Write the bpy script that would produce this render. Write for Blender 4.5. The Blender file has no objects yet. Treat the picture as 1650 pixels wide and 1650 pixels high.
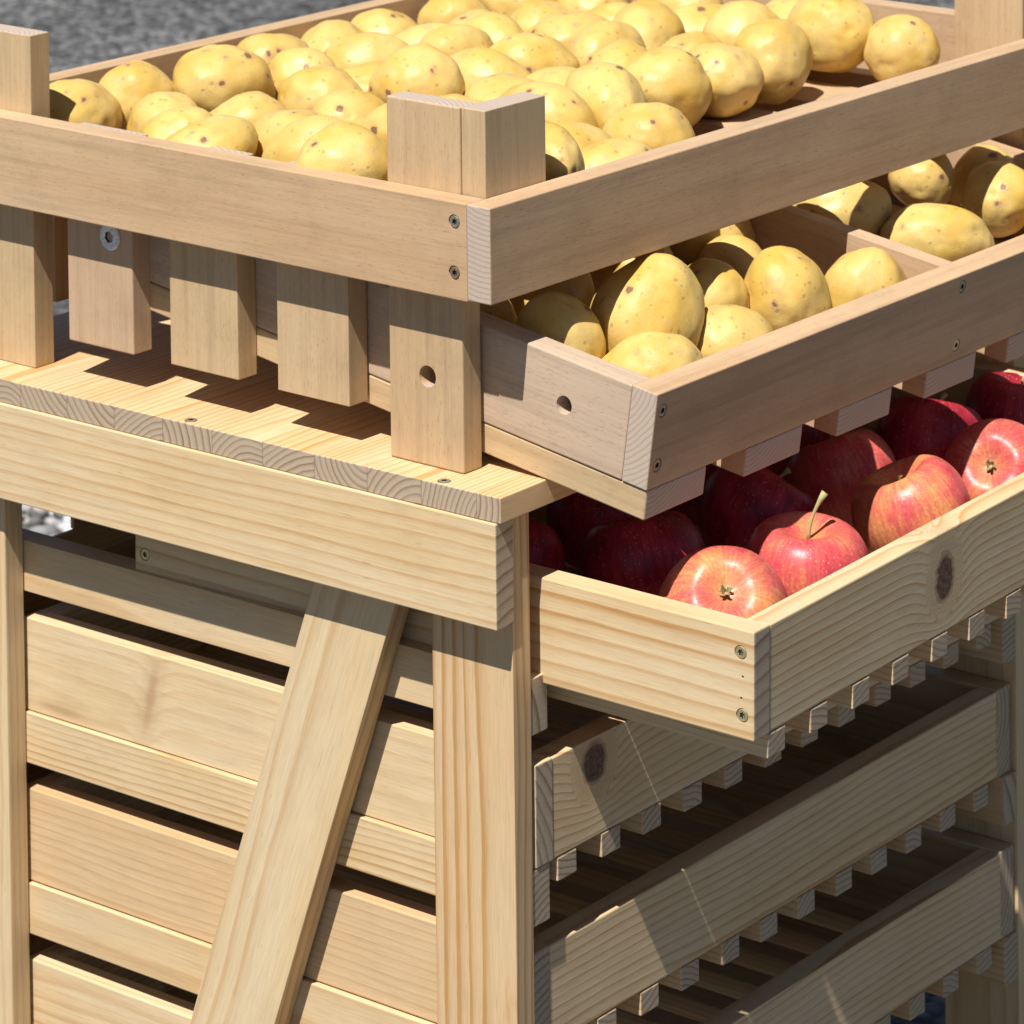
import bpy, bmesh, math, random
from mathutils import Vector, Matrix, noise

# ------------------------------------------------------------------ camera, world, sun, exposure
scene = bpy.context.scene
COL = scene.collection
F_PX, CX, CY, IMG = 6128.436, 825.998, -924.109, 1650.0
RIGHT = Vector((0.62002316, -0.78449118, -0.01203629))
DOWN = Vector((-0.03544873, -0.01268502, -0.99929099))
FWD = Vector((0.78378229, 0.62001022, -0.03567422))
CAM = Vector((-1.82325947, -1.45394623, 1.42692761))
cd = bpy.data.cameras.new('camera')
cam = bpy.data.objects.new('camera', cd)
COL.objects.link(cam)
scene.camera = cam
mw = Matrix.Identity(4)
for i in range(3):
    mw[i][0], mw[i][1], mw[i][2], mw[i][3] = RIGHT[i], -DOWN[i], -FWD[i], CAM[i]
cam.matrix_world = mw
cd.sensor_width = 36.0
cd.lens = 36.0 * F_PX / IMG
cd.shift_x = (IMG / 2 - CX) / IMG
cd.shift_y = (CY - IMG / 2) / IMG
cd.clip_start, cd.clip_end = 0.05, 300.0
cd.dof.use_dof = True
cd.dof.focus_distance = 2.36
cd.dof.aperture_fstop = 22.0

SUN_TO = Vector((-0.565, -0.105, 1.0)).normalized()
elev = math.asin(SUN_TO.z)
azim = math.atan2(SUN_TO.x, SUN_TO.y)
w = bpy.data.worlds.new('World')
scene.world = w
w.use_nodes = True
wn = w.node_tree
bg = wn.nodes['Background']
sky = wn.nodes.new('ShaderNodeTexSky')
sky.sky_type = 'NISHITA'
sky.sun_disc = False
sky.sun_elevation = elev
sky.sun_rotation = azim
sky.air_density = 0.7
sky.dust_density = 0.3
wn.links.new(sky.outputs[0], bg.inputs[0])
bg.inputs[1].default_value = 0.05
sl = bpy.data.lights.new('sun', 'SUN')
sl.energy = 5.0
sl.angle = math.radians(0.5)
sl.color = (1.0, 0.965, 0.92)
so = bpy.data.objects.new('sun', sl)
so.rotation_euler = (-SUN_TO).to_track_quat('-Z', 'Y').to_euler()
so.location = SUN_TO * 6
COL.objects.link(so)
scene.view_settings.view_transform = 'Standard'
scene.view_settings.look = 'None'
scene.view_settings.exposure = 0.42
scene.view_settings.gamma = 1.0
scene.view_settings.use_curve_mapping = False

scene.cycles.diffuse_bounces = 4
random.seed(7)

# ------------------------------------------------------------------ node helpers
class NT:
    def __init__(s, name):
        s.m = bpy.data.materials.new(name)
        s.m.use_nodes = True
        s.t = s.m.node_tree
        s.bsdf = s.t.nodes['Principled BSDF']
    def n(s, typ, **kw):
        nd = s.t.nodes.new(typ)
        for k, v in kw.items():
            setattr(nd, k, v)
        return nd
    def put(s, sock, v):
        if isinstance(v, bpy.types.NodeSocket):
            s.t.links.new(v, sock)
        elif v is not None:
            sock.default_value = v
    def math(s, op, a, b=None, c=None, clamp=False):
        nd = s.n('ShaderNodeMath', operation=op, use_clamp=clamp)
        s.put(nd.inputs[0], a)
        if b is not None: s.put(nd.inputs[1], b)
        if c is not None: s.put(nd.inputs[2], c)
        return nd.outputs[0]
    def vmath(s, op, a, b=None, out=0):
        nd = s.n('ShaderNodeVectorMath', operation=op)
        s.put(nd.inputs[0], a)
        if b is not None: s.put(nd.inputs[1], b)
        return nd.outputs[out]
    def xyz(s, x, y, z):
        nd = s.n('ShaderNodeCombineXYZ')
        for i, v in enumerate((x, y, z)): s.put(nd.inputs[i], v)
        return nd.outputs[0]
    def sep(s, v):
        nd = s.n('ShaderNodeSeparateXYZ')
        s.put(nd.inputs[0], v)
        return nd.outputs
    def noise(s, vec, scale=1.0, detail=2.0, rough=0.5, out=0):
        nd = s.n('ShaderNodeTexNoise')
        s.put(nd.inputs['Vector'], vec)
        nd.inputs['Scale'].default_value = scale
        nd.inputs['Detail'].default_value = detail
        nd.inputs['Roughness'].default_value = rough
        return nd.outputs[out]
    def ramp(s, fac, stops, interp='LINEAR'):
        nd = s.n('ShaderNodeValToRGB')
        cr = nd.color_ramp
        cr.interpolation = interp
        while len(cr.elements) < len(stops): cr.elements.new(0.5)
        for e, (p, c) in zip(cr.elements, stops):
            e.position = p
            e.color = (c[0], c[1], c[2], 1) if hasattr(c, '__len__') else (c, c, c, 1)
        s.put(nd.inputs[0], fac)
        return nd.outputs[0]
    def mix(s, fac, a, b, mode='MIX'):
        nd = s.n('ShaderNodeMix', data_type='RGBA', blend_type=mode)
        s.put(nd.inputs['Factor'], fac)
        for k, v in (('A', a), ('B', b)):
            sock = [q for q in nd.inputs if q.name == k and q.type == 'RGBA'][0]
            s.put(sock, (v[0], v[1], v[2], 1) if isinstance(v, (tuple, list)) else v)
        return [q for q in nd.outputs if q.type == 'RGBA'][0]
    def smooth(s, v, a, b, lo=0.0, hi=1.0):
        nd = s.n('ShaderNodeMapRange', interpolation_type='SMOOTHSTEP')
        s.put(nd.inputs[0], v)
        for i, q in enumerate((a, b, lo, hi)): nd.inputs[i + 1].default_value = q
        return nd.outputs[0]
    def attr(s, name):
        return s.n('ShaderNodeAttribute', attribute_type='OBJECT', attribute_name=name).outputs['Fac']
    def bump(s, h, strength=0.3, dist=0.001):
        nd = s.n('ShaderNodeBump')
        nd.inputs['Strength'].default_value = strength
        nd.inputs['Distance'].default_value = dist
        s.put(nd.inputs['Height'], h)
        s.t.links.new(nd.outputs[0], s.bsdf.inputs['Normal'])
    def col(s, c):
        s.put(s.bsdf.inputs['Base Color'], c)

# ------------------------------------------------------------------ wood
# grain runs along the board's own x axis; growth rings are cylinders about a pith line given by the board's own values
def pine(name, knots=(), lamella=0.0, pale=(0.685, 0.540, 0.335), late=(0.50, 0.275, 0.105)):
    """knots: (axis 'y' or 'z' the knot runs along, x, cross position, radius x, radius cross)"""
    g = NT(name)
    tc = g.n('ShaderNodeTexCoord')
    P, N = tc.outputs['Object'], tc.outputs['Normal']
    x, y, z = g.sep(P)
    seed = g.attr('grain_seed')
    ry, rz, sp, tone = g.attr('ring_y'), g.attr('ring_z'), g.attr('ring_spacing'), g.attr('tone')
    yy = y
    if lamella:
        # each glued strip was sawn from its own part of a log
        q = g.math('DIVIDE', g.math('ADD', y, 1.0), lamella)
        idx = g.math('FLOOR', q)
        wn = g.n('ShaderNodeTexWhiteNoise', noise_dimensions='1D')
        g.put(wn.inputs['W'], g.math('ADD', idx, seed))
        wr = g.sep(wn.outputs['Color'])
        ry = g.math('MULTIPLY', g.math('SUBTRACT', wr[0], 0.5), 0.150)
        rz = g.math('MULTIPLY', g.math('SUBTRACT', wr[1], 0.58), 0.120)
        sp = g.math('MULTIPLY', sp, g.math('ADD', wr[2], 0.55))
        yy = g.math('SUBTRACT', y, g.math('MULTIPLY', g.math('ADD', idx, 0.5), lamella))
        yy = g.math('ADD', yy, 1.0)
        seed = g.math('ADD', seed, g.math('MULTIPLY', idx, 3.7))
        tone = g.math('ADD', tone, g.math('MULTIPLY', g.math('SUBTRACT', wr[2], 0.5), 1.1))
    con = g.attr('ring_contrast')
    so3 = g.xyz(seed, g.math('MULTIPLY', seed, 1.7), g.math('MULTIPLY', seed, 0.6))
    # slow wander of the grain along the board
    v1 = g.vmath('ADD', g.xyz(g.math('MULTIPLY', x, 2.6), g.math('MULTIPLY', yy, 11.0), g.math('MULTIPLY', z, 11.0)), so3)
    wand = g.noise(v1, 1.0, 2.0, 0.5, 1)
    wx, wy, wz = g.sep(wand)
    v2 = g.vmath('ADD', g.xyz(g.math('MULTIPLY', x, 22.0), g.math('MULTIPLY', yy, 120.0), g.math('MULTIPLY', z, 120.0)), so3)
    fine = g.noise(v2, 1.0, 3.0, 0.6)
    dy = g.math('SUBTRACT', yy, ry)
    dz = g.math('SUBTRACT', z, rz)
    dy = g.math('ADD', dy, g.math('MULTIPLY', g.math('SUBTRACT', wx, 0.5), 0.020))
    dz = g.math('ADD', dz, g.math('MULTIPLY', g.math('SUBTRACT', wy, 0.5), 0.020))
    r = g.math('SQRT', g.math('ADD', g.math('MULTIPLY', dy, dy), g.math('MULTIPLY', dz, dz)))
    r = g.math('ADD', r, g.math('MULTIPLY', g.math('SUBTRACT', fine, 0.5), 0.0014))
    t = g.math('DIVIDE', r, sp)
    core = None
    for (ax, kx, kc, rx, rc, stren, slant) in knots:
        cc = z if ax == 'y' else y
        ex = g.math('DIVIDE', g.math('SUBTRACT', x, kx), rx)
        ec = g.math('DIVIDE', g.math('SUBTRACT', cc, kc), rc)
        ex = g.math('ADD', ex, g.math('MULTIPLY', ec, slant))
        ex = g.math('ADD', ex, g.math('MULTIPLY', g.math('SUBTRACT', wx, 0.5), 0.5))
        d = g.math('SQRT', g.math('ADD', g.math('MULTIPLY', ex, ex), g.math('MULTIPLY', ec, ec)))
        d = g.math('ADD', d, g.math('MULTIPLY', g.math('SUBTRACT', fine, 0.5), 0.75))
        # rings flow round the knot, then close into circles about it
        push = g.math('MULTIPLY', g.math('POWER', 2.718, g.math('MULTIPLY', g.math('MULTIPLY', d, d), -0.22)), 2.6 * stren * (1.0 if stren > 0.9 else 0.45))
        t = g.math('ADD', t, push)
        k = g.smooth(d, 1.05, 1.9, 1.0 if stren > 0.9 else 0.0, 0.0)
        t = g.math('ADD', g.math('MULTIPLY', t, g.math('SUBTRACT', 1.0, k)), g.math('MULTIPLY', g.math('MULTIPLY', d, 4.0), k))
        c = g.smooth(d, 0.62 if stren > 0.9 else 0.2, 1.08, stren, 0.0)
        core = c if core is None else g.math('MAXIMUM', core, c)
        halo = g.smooth(d, 0.9, 2.3, 0.55 * stren, 0.0)
        core_h = halo if core is c else g.math('MAXIMUM', core_h, halo)
    fr = g.math('FRACT', t)
    ring = g.ramp(fr, [(0.0, 0.10), (0.06, 0.0), (0.38, 0.05), (0.66, 0.34), (0.85, 1.0), (0.94, 0.95), (1.0, 0.10)])
    wr1 = g.n('ShaderNodeTexWhiteNoise', noise_dimensions='1D')
    g.put(wr1.inputs['W'], g.math('ADD', g.math('FLOOR', t), seed))
    amp = g.math('MULTIPLY_ADD', wr1.outputs['Value'], 0.50, 0.50)
    v3 = g.vmath('ADD', g.xyz(g.math('MULTIPLY', x, 5.0), g.math('MULTIPLY', yy, 24.0), g.math('MULTIPLY', z, 24.0)), so3)
    blot = g.noise(v3, 1.0, 3.0, 0.55)
    amp = g.math('MULTIPLY', amp, g.math('MULTIPLY_ADD', blot, 1.3, 0.30))
    fac = g.math('MULTIPLY', g.math('MULTIPLY', ring, amp), con, clamp=True)
    base = g.mix(g.smooth(blot, 0.3, 0.75), pale, (pale[0] * 0.97, pale[1] * 0.90, pale[2] * 0.78))
    base = g.mix(g.math('MULTIPLY', tone, 0.75, clamp=True), base, (0.60, 0.385, 0.20))
    cface = g.mix(fac, base, late)
    # fibres
    v4 = g.vmath('ADD', g.xyz(g.math('MULTIPLY', x, 45.0), g.math('MULTIPLY', yy, 1500.0), g.math('MULTIPLY', z, 1500.0)), so3)
    fib = g.noise(v4, 1.0, 2.0, 0.6)
    cface = g.mix(1.0, cface, g.ramp(fib, [(0.25, 0.86), (0.55, 1.0), (0.8, 1.05)]), 'MULTIPLY')
    v5 = g.vmath('ADD', g.xyz(g.math('MULTIPLY', x, 14.0), g.math('MULTIPLY', yy, 420.0), g.math('MULTIPLY', z, 420.0)), so3)
    stre = g.noise(v5, 1.0, 4.0, 0.62)
    cface = g.mix(1.0, cface, g.ramp(stre, [(0.28, 0.92), (0.5, 1.0), (0.74, 1.03)]), 'MULTIPLY')
    # a few resin canals: short thin dark dashes
    v6 = g.vmath('ADD', g.xyz(g.math('MULTIPLY', x, 70.0), g.math('MULTIPLY', yy, 900.0), g.math('MULTIPLY', z, 900.0)), so3)
    can = g.smooth(g.noise(v6, 1.0, 1.0, 0.5), 0.70, 0.78, 0.0, 0.38)
    cface = g.mix(can, cface, (0.34, 0.19, 0.09))
    # faint handling marks
    hand = g.noise(P, 17.0, 4.0, 0.7)
    cface = g.mix(1.0, cface, g.ramp(hand, [(0.30, 0.95), (0.50, 1.0), (0.75, 1.02)]), 'MULTIPLY')
    # saw-cut end grain
    nx, ny, nz = g.sep(N)
    endf = g.smooth(g.math('ABSOLUTE', nx), 0.75, 0.95)
    pore = g.noise(P, 2600.0, 2.0, 0.6)
    cend = g.mix(g.math('MULTIPLY', ring, g.math('MULTIPLY_ADD', wr1.outputs['Value'], 0.4, 0.55), clamp=True), (0.53, 0.425, 0.300), (0.26, 0.150, 0.080))
    cend = g.mix(1.0, cend, g.ramp(pore, [(0.32, 0.60), (0.68, 1.12)]), 'MULTIPLY')
    if lamella:
        e = g.math('FRACT', g.math('DIVIDE', g.math('ADD', y, 1.0), lamella))
        seam = g.math('MULTIPLY', g.math('LESS_THAN', g.math('MINIMUM', e, g.math('SUBTRACT', 1.0, e)), 0.008), 0.5)
        cend = g.mix(seam, cend, (0.16, 0.09, 0.05))
        cface = g.mix(g.math('MULTIPLY', seam, 0.5), cface, (0.30, 0.17, 0.08))
    colr = g.mix(endf, cface, cend)
    if core is not None:
        kn = g.math('SUBTRACT', g.noise(P, 420.0, 4.0, 0.7), g.math('MULTIPLY', g.math('SUBTRACT', ring, 0.35), 0.12))
        colr = g.mix(g.math('MULTIPLY', core_h, 0.55), colr, (0.40, 0.24, 0.12))
        colr = g.mix(core, colr, (0.40, 0.235, 0.125) if knots[0][5] < 0.9 else g.ramp(kn, [(0.28, (0.040, 0.020, 0.013)), (0.50, (0.12, 0.058, 0.034)), (0.66, (0.20, 0.105, 0.058)), (0.80, (0.33, 0.20, 0.11))]))
    g.col(colr)
    g.bsdf.inputs['Roughness'].default_value = 0.52
    g.bsdf.inputs['Specular IOR Level'].default_value = 0.35
    hb = g.math('ADD', g.math('MULTIPLY', fib, 0.35), g.math('MULTIPLY', ring, 0.3))
    hb = g.math('ADD', hb, g.math('MULTIPLY', g.math('MULTIPLY', pore, endf), 1.6))
    g.bump(hb, 0.22, 0.0006)
    return g.m

def beech(name):
    g = NT(name)
    tc = g.n('ShaderNodeTexCoord')
    P, N = tc.outputs['Object'], tc.outputs['Normal']
    x, y, z = g.sep(P)
    seed, tone = g.attr('grain_seed'), g.attr('tone')
    so3 = g.xyz(seed, g.math('MULTIPLY', seed, 1.7), g.math('MULTIPLY', seed, 0.6))
    def st(a, b):
        return g.vmath('ADD', g.xyz(g.math('MULTIPLY', x, a), g.math('MULTIPLY', y, b), g.math('MULTIPLY', z, b)), so3)
    blot = g.noise(st(3.0, 22.0), 1.0, 3.0, 0.5)
    streak = g.noise(st(7.0, 170.0), 1.0, 3.0, 0.55)
    c = g.mix(g.smooth(blot, 0.30, 0.72), (0.575, 0.400, 0.242), (0.515, 0.330, 0.182))
    c = g.mix(g.math('MULTIPLY', tone, 0.8, clamp=True), c, (0.54, 0.40, 0.215))
    c = g.mix(g.math('MULTIPLY', g.math('MULTIPLY', tone, -1.0), 0.8, clamp=True), c, (0.50, 0.40, 0.310))
    c = g.mix(1.0, c, g.ramp(streak, [(0.28, 0.84), (0.5, 1.0), (0.75, 1.05)]), 'MULTIPLY')
    hand = g.noise(P, 15.0, 4.0, 0.7)
    c = g.mix(1.0, c, g.ramp(hand, [(0.30, 0.88), (0.50, 1.0), (0.75, 1.03)]), 'MULTIPLY')
    # the short dark rays of beech, each a few millimetres long
    fl = g.noise(st(190.0, 1600.0), 1.0, 1.0, 0.5)
    flk = g.smooth(fl, 0.62, 0.75, 0.0, 0.50)
    c = g.mix(flk, c, (0.27, 0.155, 0.085))
    fib = g.noise(st(60.0, 1900.0), 1.0, 2.0, 0.5)
    c = g.mix(1.0, c, g.ramp(fib, [(0.3, 0.93), (0.7, 1.03)]), 'MULTIPLY')
    nx, ny, nz = g.sep(N)
    endf = g.smooth(g.math('ABSOLUTE', nx), 0.75, 0.95)
    ry, rz = g.attr('ring_y'), g.attr('ring_z')
    wob = g.noise(st(3.0, 60.0), 1.0, 2.0, 0.5)
    dy, dz = g.math('SUBTRACT', y, ry), g.math('SUBTRACT', z, rz)
    r = g.math('SQRT', g.math('ADD', g.math('MULTIPLY', dy, dy), g.math('MULTIPLY', dz, dz)))
    r = g.math('ADD', r, g.math('MULTIPLY', wob, 0.003))
    ring = g.ramp(g.math('FRACT', g.math('DIVIDE', r, 0.0033)), [(0.0, 0.5), (0.15, 0.0), (0.7, 0.12), (0.93, 1.0), (1.0, 0.5)])
    pore = g.noise(P, 2200.0, 2.0, 0.6)
    ce = g.mix(g.math('MULTIPLY', ring, 0.75), (0.535, 0.43, 0.34), (0.36, 0.245, 0.175))
    ce = g.mix(1.0, ce, g.ramp(pore, [(0.3, 0.84), (0.7, 1.05)]), 'MULTIPLY')
    g.col(g.mix(endf, g.mix(g.math('MULTIPLY', ring, 0.13), c, (0.36, 0.22, 0.12)), ce))
    g.bsdf.inputs['Roughness'].default_value = 0.55
    g.bsdf.inputs['Specular IOR Level'].default_value = 0.3
    hb = g.math('SUBTRACT', g.math('MULTIPLY', fib, 0.4), g.math('MULTIPLY', flk, 0.8))
    hb = g.math('ADD', hb, g.math('MULTIPLY', g.math('MULTIPLY', pore, endf), 1.0))
    g.bump(hb, 0.2, 0.0005)
    return g.m

def metal(name, c, rough, met=1.0):
    g = NT(name)
    tc = g.n('ShaderNodeTexCoord')
    nz = g.noise(tc.outputs['Object'], 900.0, 3.0, 0.6)
    g.col(g.mix(g.smooth(nz, 0.35, 0.75), c, tuple(q * 0.55 for q in c)))
    g.bsdf.inputs['Metallic'].default_value = met * 0.75
    g.put(g.bsdf.inputs['Roughness'], g.math('MULTIPLY_ADD', nz, 0.25, rough - 0.1))
    return g.m

PINE = pine('pine')
LAMIN = pine('laminated_pine', lamella=0.0445, pale=(0.70, 0.535, 0.320), late=(0.57, 0.285, 0.092))
BEECH = beech('beech')
YZINC = metal('yellow_zinc', (0.78, 0.66, 0.36), 0.40)
DZINC = metal('dark_zinc', (0.50, 0.46, 0.34), 0.42)
RUST = metal('bronze_zinc', (0.50, 0.33, 0.24), 0.36)
STEEL = metal('steel', (0.78, 0.83, 0.83), 0.50, 0.5)
BLACK = metal('recess', (0.03, 0.03, 0.03), 0.5, 0.0)

# ------------------------------------------------------------------ builders
def link(o):
    COL.objects.link(o)
    return o

def thing(name, label, cat, loc=(0, 0, 0), rot=None, group=None):
    o = link(bpy.data.objects.new(name, None))
    o.empty_display_size = 0.02
    m = Matrix.Translation(Vector(loc))
    if rot is not None:
        m = m @ rot
    o.matrix_world = m
    o['label'], o['category'] = label, cat
    if group: o['group'] = group
    return o

def frame(yaw, pitch=0.0, roll=0.0):
    return (Matrix.Rotation(math.radians(yaw), 4, 'Z') @ Matrix.Rotation(math.radians(pitch), 4, 'X')
            @ Matrix.Rotation(math.radians(roll), 4, 'Y'))

GRAIN = {'x': Matrix.Identity(3), 'y': Matrix.Rotation(math.radians(90), 3, 'Z'), 'z': Matrix.Rotation(math.radians(-90), 3, 'Y')}

def cyl_verts(bm, p, nrm, r, depth, seg=28, r2=None):
    """closed cylinder going depth below and 2 mm above the point p along nrm"""
    nrm = Vector(nrm).normalized()
    a = nrm.orthogonal().normalized()
    b = nrm.cross(a)
    top, bot = [], []
    for i in range(seg):
        t = 2 * math.pi * i / seg
        d = a * math.cos(t) + b * math.sin(t)
        top.append(bm.verts.new(Vector(p) + nrm * 0.002 + d * r))
        bot.append(bm.verts.new(Vector(p) - nrm * depth + d * (r2 or r)))
    for i in range(seg):
        j = (i + 1) % seg
        bm.faces.new((bot[i], bot[j], top[j], top[i]))
    bm.faces.new(top)
    bm.faces.new(bot[::-1])

_gs = [1]
def board(name, parent, lo, hi, grain, mat, ring=None, tone=0.0, spacing=0.0048, contrast=0.75, bev=0.0007, rot=None, holes=(), seed=None):
    """one plank; lo and hi are opposite corners in the parent's frame, rot an extra turn about its centre"""
    lo, hi = Vector(lo), Vector(hi)
    c, d = (lo + hi) / 2, hi - lo
    G = GRAIN[grain]
    L = Vector([abs(q) for q in (G.transposed() @ d)])
    bm = bmesh.new()
    bmesh.ops.create_cube(bm, size=1.0)
    for v in bm.verts:
        v.co = Vector((v.co.x * L.x, v.co.y * L.y, v.co.z * L.z))
    # saw and planer leave boards a hair off straight
    bmesh.ops.bevel(bm, geom=bm.edges[:], offset=bev * random.Random(_gs[0]).uniform(0.7, 1.7), segments=2, profile=0.5, affect='EDGES')
    me = bpy.data.meshes.new(name)
    bm.to_mesh(me)
    bm.free()
    me.materials.append(mat)
    o = link(bpy.data.objects.new(name, me))
    M = Matrix.Translation(c) @ (rot.to_4x4() if rot is not None else Matrix.Identity(4)) @ G.to_4x4()
    jr = random.Random(_gs[0] * 7 + 1)
    if name in ('slat', 'bottom_slat', 'rail', 'post', 'brace') and not holes:
        M = M @ Matrix.Rotation(jr.uniform(-1, 1) * 0.0035, 4, 'Z' if grain == 'y' else 'Y') @ Matrix.Rotation(jr.uniform(-1, 1) * 0.004, 4, 'X')
    if parent is not None:
        o.parent = parent
    o.matrix_basis = M
    if holes:
        inv = M.inverted()
        cb = bmesh.new()
        for h in holes:
            p, nrm, r, dep = h[:4]
            cyl_verts(cb, inv @ Vector(p), inv.to_3x3() @ Vector(nrm), r, dep, r2=(h[4] if len(h) > 4 else None))
        bmesh.ops.recalc_face_normals(cb, faces=cb.faces[:])
        cm = bpy.data.meshes.new('cutter')
        cb.to_mesh(cm)
        cb.free()
        co = link(bpy.data.objects.new('cutter', cm))
        par = o.parent
        o.parent = None
        o.matrix_basis = Matrix.Identity(4)
        md = o.modifiers.new('b', 'BOOLEAN')
        md.operation, md.object, md.solver = 'DIFFERENCE', co, 'EXACT'
        bpy.context.view_layer.update()
        ev = o.evaluated_get(bpy.context.evaluated_depsgraph_get())
        nm = bpy.data.meshes.new_from_object(ev)
        o.modifiers.clear()
        o.data = nm
        nm.name = name
        if not nm.materials: nm.materials.append(mat)
        bpy.data.objects.remove(co)
        o.parent = par
        o.matrix_basis = M
    _gs[0] += 1
    rs = random.Random(_gs[0] * 13)
    if ring is None:
        ring = (rs.uniform(-0.03, 0.03), rs.choice((-1, 1)) * rs.uniform(0.03, 0.08))
    o['ring_y'], o['ring_z'] = float(ring[0]), float(ring[1])
    o['ring_spacing'] = float(spacing)
    o['ring_contrast'] = float(contrast)
    o['tone'] = float(tone)
    o['grain_seed'] = float(seed if seed is not None else rs.uniform(0, 60))
    return o

def screw_mesh(name, mat, r=0.0039, flat=False):
    """countersunk head with a six-lobed recess, lying in the xy plane, z out of the wood"""
    bm = bmesh.new()
    N = 36
    def ring(rad, z, star=0.0):
        vs = []
        for i in range(N):
            t = 2 * math.pi * i / N
            q = rad * (1 + star * math.cos(6 * t))
            vs.append(bm.verts.new((q * math.cos(t), q * math.sin(t), z)))
        return vs
    k = r / 0.0039
    rs = [ring(r * 0.94, -0.0016), ring(r, -0.0004), ring(r * 0.985, 0.0001), ring(r * 0.90, 0.0003),
          ring(r * 0.46, 0.0003 - 0.0001, 0.20), ring(r * 0.42, -0.0016 * k, 0.20)]
    if flat:
        rs = [ring(r, 0.0), ring(r, 0.0012), ring(r * 0.93, 0.0018), ring(r * 0.42, 0.0018, 0.10), ring(r * 0.40, -0.0022, 0.10)]
    for a, b in zip(rs[:-1], rs[1:]):
        for i in range(N):
            j = (i + 1) % N
            bm.faces.new((a[i], a[j], b[j], b[i]))
    f = bm.faces.new(rs[-1])
    f.material_index = 1
    for q in bm.faces:
        if q is not f and all(v in rs[-1] or v in rs[-2] for v in q.verts): q.material_index = 1
    bmesh.ops.recalc_face_normals(bm, faces=bm.faces[:])
    # outward: the rim must face +z
    me = bpy.data.meshes.new(name)
    bm.to_mesh(me)
    bm.free()
    me.materials.append(mat)
    me.materials.append(BLACK if not flat else BLACK)
    return me

SCREW = {m.name: screw_mesh('screw', m) for m in (YZINC, DZINC, RUST)}
BOLT = screw_mesh('bolt', STEEL, 0.0092, True)

def fasten(bd, p, nrm, mesh, name='screw', spin=None):
    """a screw as a child of the board bd; p and nrm in the frame of the board's thing"""
    o = link(bpy.data.objects.new(name, mesh))
    q = Vector(nrm).to_track_quat('Z', 'Y').to_matrix().to_4x4()
    M = Matrix.Translation(Vector(p)) @ q @ Matrix.Rotation(spin if spin is not None else random.uniform(0, 1), 4, 'Z')
    o.parent = bd
    o.matrix_basis = bd.matrix_basis.inverted() @ M
    return o

def sink(p, nrm, r=0.0044):
    return (p, nrm, r, 0.0018)

# ------------------------------------------------------------------ ground
def ground_mat():
    g = NT('gravel_ground')
    P = g.n('ShaderNodeTexCoord').outputs['Object']
    v = g.n('ShaderNodeTexVoronoi')
    g.put(v.inputs['Vector'], P)
    v.inputs['Scale'].default_value = 62.0
    rr = g.sep(v.outputs['Color'])[0]
    c = g.ramp(rr, [(0.0, (0.03, 0.029, 0.027)), (0.5, (0.11, 0.108, 0.104)), (1.0, (0.25, 0.247, 0.242))])
    pat = g.noise(P, 1.6, 4.0, 0.6)
    c = g.mix(1.0, c, g.ramp(pat, [(0.3, 0.6), (0.7, 1.5)]), 'MULTIPLY')
    edge = g.ramp(v.outputs['Distance'], [(0.25, 1.0), (0.75, 0.45)])
    g.col(g.mix(1.0, c, edge, 'MULTIPLY'))
    g.bsdf.inputs['Roughness'].default_value = 0.85
    g.bump(g.math('SUBTRACT', 1.0, v.outputs['Distance']), 1.0, 0.012)
    return g.m

bm = bmesh.new()
bmesh.ops.create_grid(bm, x_segments=8, y_segments=8, size=40.0)
me = bpy.data.meshes.new('ground')
bm.to_mesh(me)
bm.free()
me.materials.append(ground_mat())
gr = link(bpy.data.objects.new('ground', me))
gr['kind'] = 'structure'

def pebble_mat():
    g = NT('pebble')
    geo = g.n('ShaderNodeNewGeometry')
    rnd = geo.outputs['Random Per Island']
    P = g.n('ShaderNodeTexCoord').outputs['Object']
    c = g.ramp(rnd, [(0.0, (0.06, 0.058, 0.055)), (0.30, (0.18, 0.175, 0.17)), (0.60, (0.48, 0.48, 0.49)), (0.85, (0.36, 0.30, 0.27)), (1.0, (0.60, 0.61, 0.62))])
    g.col(g.mix(1.0, c, g.ramp(g.noise(P, 220.0, 4.0, 0.6), [(0.3, 0.8), (0.7, 1.1)]), 'MULTIPLY'))
    g.bsdf.inputs['Roughness'].default_value = 0.75
    return g.m

def pebbles():
    rs = random.Random(3)
    t = bmesh.new()
    bmesh.ops.create_icosphere(t, subdivisions=2, radius=1.0)
    bv = [v.co.copy() for v in t.verts]
    bf = [[v.index for v in f.verts] for f in t.faces]
    t.free()
    vs, fs = [], []
    def drop(cx, cy, r):
        off = Vector((rs.uniform(0, 99), rs.uniform(0, 99), rs.uniform(0, 99)))
        R = Matrix.Rotation(rs.uniform(0, 6.28), 3, 'Z') @ Matrix.Rotation(rs.uniform(-0.6, 0.6), 3, 'X')
        sc = Vector((r * rs.uniform(0.85, 1.35), r * rs.uniform(0.7, 1.0), r * rs.uniform(0.55, 0.85)))
        k = len(vs)
        z = sc.z * rs.uniform(0.3, 0.9)
        for c in bv:
            q = c * (1 + 0.28 * noise.noise(c * 1.1 + off))
            q = R @ Vector((q.x * sc.x, q.y * sc.y, q.z * sc.z))
            vs.append((cx + q.x, cy + q.y, z + q.z))
        fs.extend([[i + k for i in f] for f in bf])
    for _ in range(3300):
        drop(rs.uniform(0.85, 1.75), rs.uniform(1.25, 2.25), rs.uniform(0.0065, 0.0125))
    me = bpy.data.meshes.new('pebbles')
    me.from_pydata(vs, [], fs)
    for p in me.polygons: p.use_smooth = True
    me.materials.append(pebble_mat())
    o = link(bpy.data.objects.new('pebbles', me))
    o['kind'] = 'stuff'
pebbles()

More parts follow.
